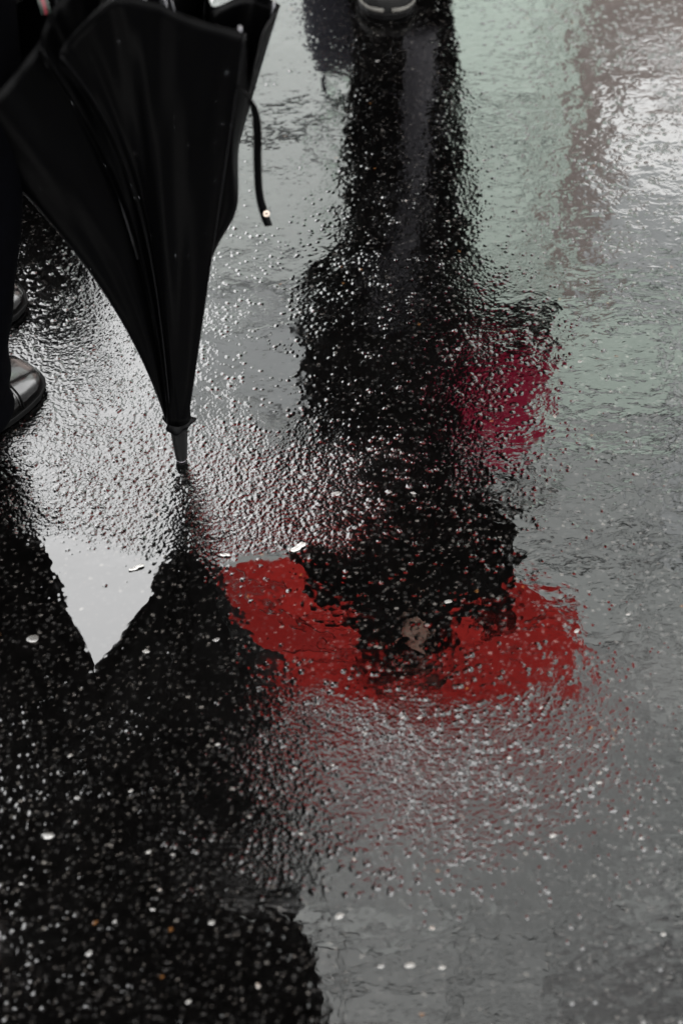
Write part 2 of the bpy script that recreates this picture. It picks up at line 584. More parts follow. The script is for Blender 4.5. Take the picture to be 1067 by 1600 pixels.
for i, (px, py, hw, k) in enumerate(CH):
    x, y = ground(px, py)
    o = bpy.data.objects.new("stone", SM[k][i % 3])
    COL.objects.link(o)
    o.parent = road
    s = hw / 1000
    o.scale = (s, s * random.uniform(.6, .85), s * (0.42 if k < 3 else 0.14))
    o.rotation_euler = (0, 0, random.uniform(-.5, .5))
    o.location = (x, y, road_z(x, y) - s * 0.22)

# ------------------------------------------------------------------ building across the street
FY = 12.0
bld = empty("office_building", (6, FY, 0))
tag(bld, "pale grey-green panelled building across the street, mirrored in the wet road", "building")
M_core = mat("building_core", (0.10, 0.105, 0.105), 0.8, noise=0.1, nscale=2)
M_pan = [mat("grey_panel", (0.42, 0.445, 0.45), 0.55, noise=0.10, nscale=1.5),
         mat("green_grey_panel", (0.50, 0.60, 0.53), 0.55, noise=0.10, nscale=1.5),
         mat("pale_panel", (0.54, 0.58, 0.56), 0.55, noise=0.12, nscale=1.2)]
M_up = [mat("dimmed_panel_upper", (0.38, 0.405, 0.395), 0.55, noise=0.10, nscale=1.5), mat("dimmed_panel_dark", (0.25, 0.265, 0.262), 0.55, noise=0.10, nscale=1.5), mat("dimmed_panel_darkest", (0.10, 0.104, 0.105), 0.55, noise=0.10, nscale=1.5)]  # darker upper rows: the frame's vignette put into the panel colour
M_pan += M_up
M_brown = mat("brown_stone", (0.20, 0.165, 0.15), 0.7, noise=0.25, nscale=5)
M_mirror = mat("mirror_glazing", (0.74, 0.74, 0.73), 0.05, 1.0, noise=0.03, nscale=1)
org = (6, FY, 0)
BX0, BX1, BH = -1.45, 13.45, 24.6
Geo().box((BX0, FY + 0.06, 0), (BX1, FY + 11, BH)).build("wall", M_core, bld, org, smooth=False)
Geo().box((BX0 - 0.15, FY - 0.25, BH + 0.003), (BX1 + 0.15, FY + 11.1, BH + 0.35)).build("roof", M_brown, bld, org, smooth=False)
pm = {}
PW, PH = 1.49, 1.64
wx0, wx1, wz0, wz1 = 2.10, 4.5, 6.10, 7.10      # brown framed mirror, added to stand in for a gap of bright sky


def panel_mesh(w, h, k):
    key = (round(w, 3), round(h, 3), k)
    if key not in pm:
        g = Geo()
        e = 0.015
        fr = [(-w / 2, 0, -h / 2), (w / 2, 0, -h / 2), (w / 2, 0, h / 2), (-w / 2, 0, h / 2)]
        fo = [(x * (1 - 2 * e / w), -0.05, z * (1 - 2 * e / h)) for x, y, z in fr]
        g.rings([fr, fo], cap0=True, cap1=True)
        m = bpy.data.meshes.new("panel")
        m.from_pydata([tuple(v) for v in g.v], [], g.f)
        m.materials.append(M_pan[k])
        m.update()
        pm[key] = m
    return pm[key]


for r in range(15):
    for c in range(10):
        x0 = BX0 + c * PW; z0 = r * PH
        cx, cz = x0 + PW / 2, z0 + PH / 2
        if wx0 - 0.4 - PW / 2 < cx < wx1 + 0.4 + PW / 2 and r in (3, 4):
            continue
        if r < 2: continue
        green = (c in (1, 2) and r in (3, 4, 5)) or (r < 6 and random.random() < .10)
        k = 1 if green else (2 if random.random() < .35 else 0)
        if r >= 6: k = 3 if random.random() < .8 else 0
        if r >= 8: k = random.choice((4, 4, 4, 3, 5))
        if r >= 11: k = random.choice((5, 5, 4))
        if r in (11, 12) and c in (0, 1, 2): k = 4  # lighter again: a brighter mirrored patch put into the panel colour
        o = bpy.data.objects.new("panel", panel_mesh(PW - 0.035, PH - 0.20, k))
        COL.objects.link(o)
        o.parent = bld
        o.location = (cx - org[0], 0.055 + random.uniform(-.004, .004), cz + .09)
# ground floor shop front
Geo().box((BX0, FY - 0.03, 0.0), (BX1, FY + 0.05, 3.25)).build("shop_front", M_brown, bld, org, smooth=False)
# brown surround + mirror panes added to throw back bright sky, panes apart
zA, zB = 3 * PH + 0.01, 5 * PH - 0.01
lx = BX0 + 2 * PW + 0.02
Geo().box((lx, FY + 0.0, zA), (1.76, FY + 0.055, zB)).build("panel", M_pan[1], bld, org, smooth=False)
fr = Geo()
fr.box((1.765, FY - 0.16, zA), (wx0, FY + 0.05, zB))
fr.box((wx0 + .003, FY - 0.15, zA), (wx1, FY + 0.05, wz0))
sur = fr.build("window_surround", M_brown, bld, org, smooth=False)
Geo().box((wx0 + .003, FY + 0.002, wz1), (wx1 + .6, FY + 0.05, zB)).build("panel", M_pan[0], bld, org, smooth=False)
for k in range(2):
    xa = wx0 + 0.02 + k * 1.25
    Geo().box((xa, FY + 0.0, wz0 + .01), (xa + 1.2, FY + 0.03, wz1 - .01)).build("mirror_window", M_mirror, bld, org, smooth=False)
# upper windows to the sides, away from the middle of the frontage
for r in range(2, 14, 2):
    for X in (7.0, 10.0):
        w = Geo().box((X, FY - 0.09, r * PH + .25), (X + 1.3, FY - 0.045, r * PH + 1.9)).build("mirror_window", M_brown, bld, org, smooth=False)
        Geo().box((X + .08, FY - 0.10, r * PH + .33), (X + 1.22, FY - 0.093, r * PH + 1.82)).build("pane", M_mirror, w, org, smooth=False)


# ------------------------------------------------------------------ the closed black umbrella (tip on the road)
TX, TY = ground(284, 718)
umb = empty("closed_umbrella", (TX, TY, 0))
tag(umb, "loosely furled black umbrella standing on its tip on the wet asphalt", "umbrella")
U0 = Vector((TX, TY, 0))
# ferrule
fz = [(0.0015, 0.0058), (0.003, 0.0072), (0.008, 0.0075), (0.009, 0.0078), (0.052, 0.0108), (0.0545, 0.0108), (0.056, 0.0122), (0.068, 0.0132), (0.072, 0.0125), (0.078, 0.0115)]
Geo().rings([[(U0.x + r * math.cos(a), U0.y + r * math.sin(a), z) for a in [2 * math.pi * k / 24 for k in range(24)]] for z, r in fz]).build("ferrule", M_black, umb, U0)
# tip shoe
Geo().rings([[(U0.x + r * math.cos(a), U0.y + r * math.sin(a), z) for a in [2 * math.pi * k / 20 for k in range(20)]] for z, r in ((-0.0005, .005), (0.0, .006), (0.0055, 0.0068), (0.0065, .0066))]).build("ferrule_cap", mat("grey_cap", (.05, .045, .05), .4, noise=.2), umb, U0)
# cloth gather at the top of the ferrule: a ragged little frill
rings = []
for z, r, am in ((0.060, 0.0135, 0.0), (0.063, 0.0175, 0.003), (0.0655, 0.0185, 0.004), (0.069, 0.014, 0.001), (0.080, 0.0135, 0)):
    ring = []
    for k in range(48):
        a = 2 * math.pi * k / 48
        rr = r + am * (math.sin(3 * a + 0.6) * 0.8 + 0.5 * math.sin(7 * a))
        ring.append((U0.x + rr * math.cos(a), U0.y + rr * math.sin(a), z + am * 0.7 * math.sin(2 * a + 2.6)))
    rings.append(ring)
Geo().rings(rings).build("cap_frill", M_cloth, umb, U0)
# shaft, stretchers
Geo().tube([(TX, TY, 0.05), (TX, TY, 0.93)], 0.0068, 16).build("shaft", M_steel, umb, U0)
hp = [(TX, TY, 0.86), (TX, TY, 0.90), (TX, TY, 0.95)]
for k in range(9):
    a = math.pi * k / 8
    hp.append((TX - 0.035 * (1 - math.cos(a)), TY, 0.965 + 0.035 * math.sin(a)))
Geo().tube(hp, 0.012, 14).build("handle", M_wood, umb, U0)

TOPC = Vector((TX, TY, 0.072))


def lat(t, p):
    return t ** p


# control lines in order round the canopy: (end point at the hem, exponent, is_rib)
E = []


def ctl(px, py, Y, p, rib, al=0.10, seam=False, lobe=0.0):
    v = at(px, py, Y)
    E.append((v, p, rib, al, seam, lobe))
    return v


# going round: right front corner -> hem of the front panel -> rounded fold lobes -> left fold -> back -> right rear corner
ctl(383, 52, 1.565, 1.08, True, 1.0, True)
ctl(312, 34, 1.54, 1.2, False, .3)
ctl(240, 4, 1.52, 1.5, False)
ctl(180, 0, 1.50, 2.2, False)
ctl(124, 46, 1.507, 2.8, False)
ctl(96, 86, 1.515, 3.1, False, .08, True)
ctl(106, 116, 1.530, 3.0, False)
ctl(138, 92, 1.565, 2.6, False)
ctl(165, -30, 1.60, 1.8, True)
ctl(118, -24, 1.575, 2.0, False)
ctl(80, 22, 1.552, 2.2, False)
ctl(65, 74, 1.550, 2.3, False, .10, True)
ctl(80, 108, 1.556, 2.4, False)
ctl(112, 100, 1.59, 2.4, False)
ctl(76, 48, 1.605, 2.0, True)
ctl(22, 118, 1.585, 2.1, False, .35)
ctl(-34, 176, 1.585, 2.2, False, .45)
ctl(-75, 190, 1.63, 2.2, False, .42)
ctl(-50, 60, 1.70, 1.8, True, .28)
ctl(20, 10, 1.72, 1.5, False)
ctl(75, -20, 1.70, 1.4, True)
ctl(140, -60, 1.74, 1.1, False)
ctl(200, -60, 1.76, 1.1, True)
ctl(260, -30, 1.71, 1.2, False)
ctl(330, -60, 1.75, 1.2, True)
ctl(330, 10, 1.70, 1.3, False)
ctl(395, -10, 1.73, 1.35, False)
ctl(437, 10, 1.715, 1.42, True, .1, True)
ctl(408, 60, 1.66, 1.5, False, .1, False, .09)
ctl(388, 150, 1.60, 1.30, False, .1, False, .15)
nE = len(E)
NT, NS = 46, 7
# densify round the hem with Catmull-Rom, sharp at ribs is given by a smaller step
def cr(a, b, c, d, t):
    return 0.5 * ((2 * b) + (-a + c) * t + (2 * a - 5 * b + 4 * c - d) * t * t + (-a + 3 * b - 3 * c + d) * t ** 3)


def line_pt(i, t):
    v, p, rib, al, seam, lobe = E[i % nE]
    d = v - TOPC
    s = al * t + (1 - al) * lat(t, p)
    s += lobe * math.exp(-((t - .70) / .10) ** 2)      # slack cloth at the right edge
    b = Vector((d.x, d.y)).normalized() * 0.0155 * (1 - t)
    return np.array([TOPC.x + b.x + d.x * s,
                     TOPC.y + b.y + d.y * s,
                     TOPC.z + d.z * t])


grid = []
for it in range(NT + 1):
    t = it / NT
    row = []
    P = [line_pt(i, t) for i in range(nE)]
    for i in range(nE):
        a, b, c, d = P[i - 1], P[i], P[(i + 1) % nE], P[(i + 2) % nE]
        if E[i][2]: a = b
        if E[(i + 1) % nE][2]: d = c
        for k in range(NS):
            q = cr(a, b, c, d, k / NS)
            u = (i + k / NS)
            # slack in the cloth: soft vertical folds and puckers near the hem stitching
            f = 0.0040 * math.sin(u * 2.6 + 3 * t) * math.sin(math.pi * t) + 0.0022 * math.sin(u * 5.3 - 6 * t) * t + 0.0013 * math.sin(u * 9 + 14 * t) * t ** 3
            row.append(q + np.array([0, -f, f * .4]))
    grid.append(row)
NR = nE * NS
ribs_i = [i for i in range(nE) if E[i][2]]
for q, i0 in enumerate(ribs_i):
    i1 = ribs_i[(q + 1) % len(ribs_i)]
    span = ((i1 - i0) % nE) * NS
    cols = [(i0 * NS + k) % NR for k in range(span + 1)]
    vs_, fs_ = [], []
    for it in range(NT + 1):
        for c in cols:
            vs_.append(Vector(grid[it][c]) - U0)
    n = len(cols)
    for it in range(NT):
        for k in range(n - 1):
            fs_.append((it * n + k, it * n + k + 1, (it + 1) * n + k + 1, (it + 1) * n + k))
    o = link("canopy_panel", vs_, fs_, M_cloth, umb)
    sm = o.modifiers.new("thick", 'SOLIDIFY'); sm.thickness = 0.0008; sm.offset = 0
    # stitched hem: a thin rolled band along the edge
    hg = Geo().tube([Vector(grid[NT][c]) for c in cols], 0.0011, 6)
    hg.build("hem", M_cloth, o, U0)
for q, i0 in enumerate(ribs_i):
    pts = [Vector(grid[it][i0 * NS]) for it in range(21, NT + 1, 3)]
    pts.append(Vector(grid[NT][i0 * NS]) + Vector((0, 0, .006)))
    Geo().tube([p + (Vector((TX, p.y * 0 + TY, p.z)) - p) * 0.04 for p in pts], 0.0017, 6).build("rib", M_steel, umb, U0)
    tip = Vector(grid[NT][i0 * NS])
    mid = Vector(grid[int(NT * .6)][i0 * NS])
    Geo().tube([Vector((TX, TY, 0.80)), mid + Vector((0, 0, .02))], 0.0018, 6).build("stretcher", M_steel, umb, U0)
Geo().rings([[(TX + r * math.cos(a), TY + r * math.sin(a), z) for a in [2 * math.pi * k / 16 for k in range(16)]] for z, r in ((.77, .011), (.775, .014), (.80, .014), (.83, .010))]).build("runner", M_black, umb, U0)

M_pipe = mat("black_piping", (0.001, 0.001, 0.0011), 0.45, spec=0.05, noise=0.2, nscale=200)
for i in [j for j in range(nE) if E[j][4]]:
    pts = [Vector(grid[it][i * NS]) + Vector((0, -.0008, .0004)) for it in range(3, NT + 1)]
    Geo().tube(pts, 0.0006, 5).build("seam_piping", M_pipe, umb, U0)

# tie strap with its snap, hanging from the right hem
sp = [at(366, 132, 1.575), at(383, 146, 1.565), at(396, 166, 1.565), at(402, 200, 1.57), at(402.5, 250, 1.575), at(405, 300, 1.58), at(413, 335, 1.58), at(420, 353, 1.578)]
sp = [Vector(p) for p in spline(sp, 8)]
g = Geo()
rings = []
for i, p in enumerate(sp):
    t = (sp[min(i + 1, len(sp) - 1)] - sp[max(i - 1, 0)]).normalized()
    tw = 0.9 - 0.9 * min(1, i / 20) + 0.55 * math.sin(i * 0.12)
    w = Vector((math.cos(tw), -math.sin(tw), 0.12))
    w = (w - t * w.dot(t)).normalized()
    n_ = t.cross(w)
    hw = 0.0044
    rings.append([p + w * hw + n_ * .0006, p + n_ * .0008, p - w * hw + n_ * .0006, p - w * hw - n_ * .0006, p - n_ * .0004, p + w * hw - n_ * .0006])
g.rings(rings)
strap = g.build("tie_strap", M_cloth, umb, U0)
bc = at(416.5, 334, 1.574)
nn = Vector((0.1, -0.8, 0.6)).normalized()
xx = nn.cross(Vector((0, 0, 1))).normalized(); yy = nn.cross(xx)
rg = []
for k in range(20):
    a = 2 * math.pi * k / 20
    c = bc + (xx * math.cos(a) + yy * math.sin(a)) * 0.0024
    rad = (xx * math.cos(a) + yy * math.sin(a))
    rg.append([c + rad * .0010 * math.cos(b) + nn * .0010 * math.sin(b) for b in [2 * math.pi * j / 8 for j in range(8)]])
rg.append(rg[0])
Geo().rings(rg, False, False).build("snap_ring", M_snap, strap, U0)
# narrow tape at the left hem: red line edged in green
a0, a1 = at(64, -12, 1.60), at(74, 20, 1.592)
for name, m_, off in (("tape_edge", M_greentape, -0.0035), ("hem_tape", M_redtape, 0), ("tape_edge", M_greentape, 0.0035)):
    Geo().tube([a0 + Vector((off, -.003, 0)), (a0 + a1) / 2 + Vector((off + .001, -.004, 0)), a1 + Vector((off, -.003, 0))], 0.0013 if off == 0 else 0.001, 6).build(name, m_, umb, U0)

# beads of rain on the cloth: too small to count, one part
M_drop = mat("rain_water", (0.5, 0.52, 0.55), 0.03, ior=1.33, noise=0.02)
M_drop.node_tree.nodes["Principled BSDF"].inputs['Transmission Weight'].default_value = 0.9
dg_ = Geo()
ico = bmesh.new(); bmesh.ops.create_icosphere(ico, subdivisions=1, radius=1)
icv = [v.co.copy() for v in ico.verts]; icf = [tuple(v.index for v in f.verts) for f in ico.faces]; ico.free()
rd = random.Random(3)
for k in range(110):
    it = int(NT * rd.uniform(.45, .98)); c = rd.choice([0, 1, 3, 4, 5, 5, 5, 6, 11, 12, 16, 28]) * NS + rd.randrange(NS)
    p = Vector(grid[it][c % NR])
    q = p + (Vector(grid[it][(c + 1) % NR]) - p) * rd.random()
    s = rd.uniform(.00018, .00045)
    b = len(dg_.v)
    dg_.v += [q + Vector((0, -.0006, .0003)) + v * s for v in icv]
    dg_.f += [tuple(b + i for i in f) for f in icf]
o = dg_.build("water_drops", M_drop, umb, U0); o['kind'] = 'stuff'


# ------------------------------------------------------------------ people
def skin_mesh(name, verts, edges, root=0, levels=2):
    me = bpy.data.meshes.new(name)
    me.from_pydata([v[:3] for v in verts], edges, [])
    o = bpy.data.objects.new(name, me)
    COL.objects.link(o)
    o.modifiers.new("s", 'SKIN')
    for i, v in enumerate(verts):
        sv = me.skin_vertices[0].data[i]
        sv.radius = (v[3], v[4] if len(v) > 4 else v[3])
        sv.use_root = (i == root)
    ss = o.modifiers.new("u", 'SUBSURF'); ss.levels = levels; ss.render_levels = levels
    dg = bpy.context.evaluated_depsgraph_get()
    m = bpy.data.meshes.new_from_object(o.evaluated_get(dg))
    bpy.data.objects.remove(o); bpy.data.meshes.remove(me)
    return m


def hand_meshes(wrist, elbow, palm_dir, side, curl):
    """five finger chains and a palm; palm_dir = direction the fingers curl to"""
    w = Vector(wrist); d = (w - Vector(elbow)).normalized()
    pd = Vector(palm_dir); pd = (pd - d * pd.dot(d)).normalized()
    s = d.cross(pd).normalized() * side
    out = []
    palm = w + d * .05
    out.append(skin_mesh("palm", [(*w, .026, .020), (*(w + d * .035), .034, .017), (*(w + d * .085), .037, .015)], [(0, 1), (1, 2)], 1, 1))
    for k, (off, ln) in enumerate(((-.030, .072), (-.010, .082), (.010, .077), (.029, .062))):
        base_ = w + d * .075 + s * off
        pts = [base_ - d * .01]
        dirv = d.copy(); p = base_.copy()
        for j, fr_ in enumerate((.45, .32, .23)):
            ang = curl * (0.7 + 0.25 * j)
            dirv = (dirv * math.cos(ang) + pd * math.sin(ang)).normalized()
            p = p + dirv * ln * fr_
            pts.append(p.copy())
            pd2 = pd
        vv = [(*q, .0095 - .0009 * j) for j, q in enumerate(pts)]
        out.append(skin_mesh("f", vv, [(j, j + 1) for j in range(len(vv) - 1)], 0, 1))
    tb = w + d * .025 - s * .03
    p1 = tb - s * .022 + d * .025 + pd * .012; p2 = p1 + d * .022 + pd * .022; p3 = p2 + pd * .022 + s * .008
    out.append(skin_mesh("t", [(*tb, .014), (*p1, .0115), (*p2, .010), (*p3, .0085)], [(0, 1), (1, 2), (2, 3)], 0, 1))
    return out


def body(name, J, parent, origin, hands):
    """continuous skinned figure; J = joints in world metres"""
    names = list(J)
    verts = [J[k] for k in names]
    ed = [("pelvis", "waist"), ("waist", "chest"), ("chest", "neck0"), ("neck0", "neck1"), ("neck1", "head0"), ("head0", "head1"), ("head1", "head2"), ("head0", "chin")]
    for s in "LR":
        ed += [("pelvis", "hip" + s), ("hip" + s, "knee" + s), ("knee" + s, "ankle" + s), ("chest", "sho" + s), ("sho" + s, "elb" + s), ("elb" + s, "wri" + s)]
    edges = [(names.index(a), names.index(b)) for a, b in ed]
    m = skin_mesh(name, verts, edges, names.index("pelvis"))
    bm = bmesh.new(); bm.from_mesh(m)
    for h in hands:
        for hm in hand_meshes(*h):
            bm.from_mesh(hm); bpy.data.meshes.remove(hm)
    # nose and ears grown on the head
    hd = Vector(J["head1"][:3]); f = J_face[name]
    r = Vector((f.y, -f.x, 0))
    for c, sc in ((hd + f * .098 + Vector((0, 0, -.022)), (.014, .014, .024)), (hd + r * .078 + Vector((0, 0, -.015)), (.010, .018, .03)), (hd - r * .078 + Vector((0, 0, -.015)), (.010, .018, .03))):
        res = bmesh.ops.create_icosphere(bm, subdivisions=2, radius=1)
        for v in res['verts']:
            v.co = c + r * v.co.x * sc[0] + f * v.co.y * sc[1] + Vector((0, 0, v.co.z * sc[2]))
    for v in bm.verts: v.co -= Vector(origin)
    me2 = bpy.data.meshes.new("body")
    bm.to_mesh(me2); bm.free(); bpy.data.meshes.remove(m)
    me2.materials.clear(); me2.materials.append(M_skin); me2.materials.append(M_coat); me2.shade_smooth()
    for pf in me2.polygons:                       # dark gloves
        for h in hands:
            if (pf.center + Vector(origin) - Vector(h[0])).length < .16 or pf.center.z < J["neck0"][2] - .02: pf.material_index = 1
    o = bpy.data.objects.new("body", me2); COL.objects.link(o); o.parent = parent
    for s in (-1, 1):
        e = Geo()
        for q in range(7):
            pass
        bmx = bmesh.new(); bmesh.ops.create_icosphere(bmx, subdivisions=2, radius=.0125)
        mm = bpy.data.meshes.new("eye"); bmx.to_mesh(mm); bmx.free(); mm.materials.append(M_eye); mm.shade_smooth()
        eo = bpy.data.objects.new("eye", mm); COL.objects.link(eo); eo.parent = parent
        eo.location = hd + f * .080 + r * .031 * s + Vector((0, 0, .006)) - Vector(origin)
    mo = Geo().tube([hd + f * .083 + r * t * .026 + Vector((0, 0, -.062 + .003 * abs(t))) for t in (-1, -.5, 0, .5, 1)], [.002, .005, .006, .005, .002], 8)
    mo.build("mouth", mat("lips", (.35, .13, .11), .4, noise=.1), parent, origin)
    return o


J_face = {}


def loft(rings_spec, f, n=48, folds=0.0, nf=9, seed=0):
    """rings_spec: (centre, half width across, half depth) ; f = facing"""
    r = Vector((f.y, -f.x, 0))
    out = []
    for i, (c, a, b, fo) in enumerate(rings_spec):
        ring = []
        for k in range(n):
            th = 2 * math.pi * k / n
            m = 1 + fo * (math.sin(nf * th + seed + .3 * i) * .6 + .4 * math.sin((nf * 2 - 1) * th + 2 * seed - .4 * i))
            x, y = math.cos(th), math.sin(th)
            x = math.copysign(abs(x) ** .85, x); y = math.copysign(abs(y) ** .85, y)
            ring.append(Vector(c) + r * (a * m * x) + f * (b * m * y))
        out.append(ring)
    return out


def trouser(path, radii, name, material, parent, origin, seed=0, nf=6):
    pts = spline(path, 8)
    rad = [x[0] for x in spline([(r, 0, 0) for r in radii], 8)]
    rings = []
    n = 40
    for i, (p, r) in enumerate(zip(pts, rad)):
        ring = []
        for k in range(n):
            th = 2 * math.pi * k / n
            u = i / len(pts)
            m = 1 + .035 * math.sin(3 * th + seed + 5 * u) + .03 * math.sin(5 * th - 9 * u + seed) + .05 * (1 - u) ** 3 * math.sin(14 * u * (1 + .2 * math.sin(th)) * 3)
            ring.append(Vector(p) + Vector((math.cos(th) * r * m, math.sin(th) * r * m, .006 * math.sin(2 * th + seed) * (1 - u))))
        rings.append(ring)
    return Geo().rings(rings, cap0=False).build(name, material, parent, origin)


def shoe(toe, direction, parent, origin, upper, sole_m, lace_m, toecap=None, band=None, width=.049, length=.29):
    d = Vector(direction).normalized(); r = Vector((d.y, -d.x, 0))
    T = Vector(toe)
    # distance back from the toe, half width, top height
    S = [(.0, .006, .014), (.004, .020, .024), (.012, .031, .034), (.028, .041, .042), (.05, .046, .047), (.075, .0485, .052), (.10, .048, .060), (.13, .045, .071), (.16, .041, .083), (.19, .037, .090), (.22, .035, .088), (.25, .034, .084), (.272, .030, .078), (.285, .020, .068), (.29, .008, .050)]
    rings = []
    n = 28
    for s, w, h in S:
        w *= width / .049; s *= length / .29
        ring = []
        for k in range(n):
            a = math.pi * k / (n - 1)
            x = math.copysign(abs(math.cos(a)) ** .62, math.cos(a)) * w
            z = .012 + (h - .012) * abs(math.sin(a)) ** .62
            if abs(math.cos(a)) > .97: x *= .98
            ring.append(T - d * s + r * x + Vector((0, 0, z)))
        rings.append(ring)
    up = Geo().rings(rings).build("shoe", upper, parent, origin)
    # welt and sole
    def outline(off):
        L, R_ = [], []
        for s, w, h in S:
            w *= width / .049; s *= length / .29
            w2 = w + off
            L.append(T - d * (s - off * (1 if s < .02 else 0)) - r * w2); R_.append(T - d * (s - off * (1 if s < .02 else 0)) + r * w2)
        pts = L + R_[::-1]
        return pts
    so = Geo()
    for z0, z1, off in ((.0, .008, .0015), (.0085, .0125, .0036)):
        o0 = outline(off)
        so.rings([[p + Vector((0, 0, z)) for p in outline(off - b)] for z, b in ((z0 + .0002, .0012), (z0 + .0015, 0), (z1 - .001, 0), (z1, .001))])
    so.build("sole", sole_m, up, origin, smooth=False)
    if band is not None:
        bp = [p + Vector((0, 0, .017)) for p in outline(.001)]
        Geo().tube(bp, .0035, 8).build("foxing_band", band, up, origin)
    # seam ridges across the vamp: toe cap, throat
    def ridge(s0, bow, rad, name, m_):
        pts = []
        for k in range(21):
            a = math.pi * k / 20
            s = s0 - bow * (math.sin(a)) * -1
            ss = [q[0] * length / .29 for q in S]
            w = np.interp(s, ss, [q[1] * width / .049 for q in S]); h = np.interp(s, ss, [q[2] for q in S])
            x = math.copysign(abs(math.cos(a)) ** .62, math.cos(a)) * w * 1.005
            z = .012 + (h - .012) * abs(math.sin(a)) ** .62 + .0003
            pts.append(T - d * s + r * x + Vector((0, 0, z)))
        Geo().tube(pts, rad, 6).build(name, m_, up, origin)
    ridge(.058, .006, .0014, "seam", sole_m)
    ridge(.062, .006, .0010, "seam", upper)
    ridge(.098, -.022, .0012, "seam", sole_m)
    # laces
    for j in range(4):
        s = .092 + j * .018
        pts = []
        for k in range(9):
            u = -1 + 2 * k / 8
            h = np.interp(s, [q[0] for q in S], [q[2] for q in S])
            pts.append(T - d * (s - .006 * u) + r * u * .019 + Vector((0, 0, h + .0025 - .004 * u * u)))
        Geo().tube(pts, .0017, 6).build("lace", lace_m, up, origin)
    if toecap is not None:
        rings = []
        for s, w, h in S[:6]:
            w = w * width / .049 + .0012; s *= .8
            rings.append([T - d * (s - .0015) + r * (math.copysign(abs(math.cos(a)) ** .62, math.cos(a)) * w) + Vector((0, 0, .0135 + (h * .86 - .012) * abs(math.sin(a)) ** .62)) for a in [math.pi * k / (n - 1) for k in range(n)]])
        Geo().rings(rings).build("toe_cap", toecap, up, origin)
    return up


# ---- man at the left who holds the furled umbrella
f = Vector((0.62, 0.785, 0)).normalized(); rr_ = Vector((f.y, -f.x, 0))
MO = (-0.52, 1.72, 0)
man = empty("person", MO)
tag(man, "person in dark navy trousers and polished black lace-up shoes holding the furled umbrella", "person")
J_face["man"] = f
hip = Vector((-0.50, 1.74, 0.93))
chest = Vector((-0.36, 1.70, 1.32))
J = {"pelvis": (*hip, .13, .11), "waist": (-.44, 1.73, 1.10, .13, .10), "chest": (*chest, .16, .12), "neck0": (-.33, 1.71, 1.45, .06), "neck1": (-.32, 1.715, 1.50, .052),
     "head0": (-.315, 1.72, 1.565, .068, .078), "head1": (-.31, 1.725, 1.64, .080, .094), "head2": (-.31, 1.725, 1.70, .062, .075), "chin": (-.28, 1.77, 1.545, .035)}
for s, sg in (("R", 1), ("L", -1)):
    J["hip" + s] = (*(hip + rr_ * .09 * sg + Vector((0, 0, -.05))), .085)
    J["sho" + s] = (*(chest + rr_ * .17 * sg + Vector((0, 0, .07))), .06)
footR, footL = Vector((-.405, 1.800, 0)), Vector((-.443, 1.965, 0))
fd = Vector((.66, .75, 0)).normalized()
fdL = Vector((.80, .60, 0)).normalized()
ankR, ankL = footR - fd * .235 + Vector((.028, -.01, .09)), footL - fdL * .235 + Vector((0, 0, .09))
J["kneeR"] = (-.415, 1.63, .47, .055); J["ankleR"] = (*ankR, .036)
J["kneeL"] = (-.55, 1.83, .49, .055); J["ankleL"] = (*ankL, .036)
hand = Vector((TX, TY, .955))
J["elbR"] = (-.125, 1.56, 1.08, .042); J["wriR"] = (TX + .035, TY - .075, 1.00, .028)
J["elbL"] = (-.56, 1.92, 1.14, .042); J["wriL"] = (-.60, 1.80, 1.28, .028)
body("man", J, man, MO, [((TX + .035, TY - .075, 1.00), (-.125, 1.56, 1.08), (-.6, -.1, -.6), 1, .75),
                        ((-.60, 1.80, 1.28), (-.56, 1.92, 1.14), (.6, -.4, .1), 1, .8)])
trouser([(-.480, 1.665, .050), (-.474, 1.65, .14), (-.450, 1.63, .29), (-.428, 1.62, .43), (-.425, 1.65, .62), (-.46, 1.70, .92)], [.066, .072, .078, .084, .094, .11], "trouser_leg", M_navy, man, MO, 1)
trouser([(*ankL[:2], .045), (*(ankL + Vector((.005, 0, 0)))[:2], .14), (-.58, 1.83, .30), (-.55, 1.83, .49), (-.54, 1.80, .65), (-.52, 1.78, .92)], [.064, .066, .072, .084, .094, .11], "trouser_leg", M_navy, man, MO, 2)
shoe(footR, fd, man, MO, M_leather, M_sole, M_black)
shoe(footL, fdL, man, MO, M_leather, M_sole, M_black)
C = [((-.47, 1.72, .80), .225, .165, .04), ((-.475, 1.73, .87), .215, .165, .035), ((-.48, 1.73, .95), .20, .16, .03), ((-.44, 1.73, 1.08), .19, .16, .02), ((-.39, 1.715, 1.22), .225, .17, .015), ((-.36, 1.71, 1.34), .25, .165, .01), ((-.345, 1.71, 1.42), .215, .13, 0), ((-.335, 1.712, 1.47), .10, .09, 0), ((-.33, 1.712, 1.50), .075, .075, 0)]
cs = []
for i in range(4):
    pass
cc = spline([(*c[0], c[1], c[2], c[3]) for c in C], 4)
Geo().rings(loft([((q[0], q[1], q[2]), q[3], q[4], max(0, q[5])) for q in cc], f), cap0=False).build("coat", M_coat, man, MO)
for pth in ([J["shoR"][:3], (-.10, 1.545, 1.29), J["elbR"][:3], (-.10, 1.555, 1.045), (TX + .045, TY - .08, 1.01)],
            [J["shoL"][:3], (-.53, 1.88, 1.26), J["elbL"][:3], (-.58, 1.86, 1.20), (-.60, 1.81, 1.26)]):
    pts = spline(pth, 6)
    n = len(pts)
    Geo().tube([Vector(p) for p in pts], [.088 - .035 * (i / n) + .004 * math.sin(i * 1.7) for i in range(n)], 20).build("sleeve", M_coat, man, MO)
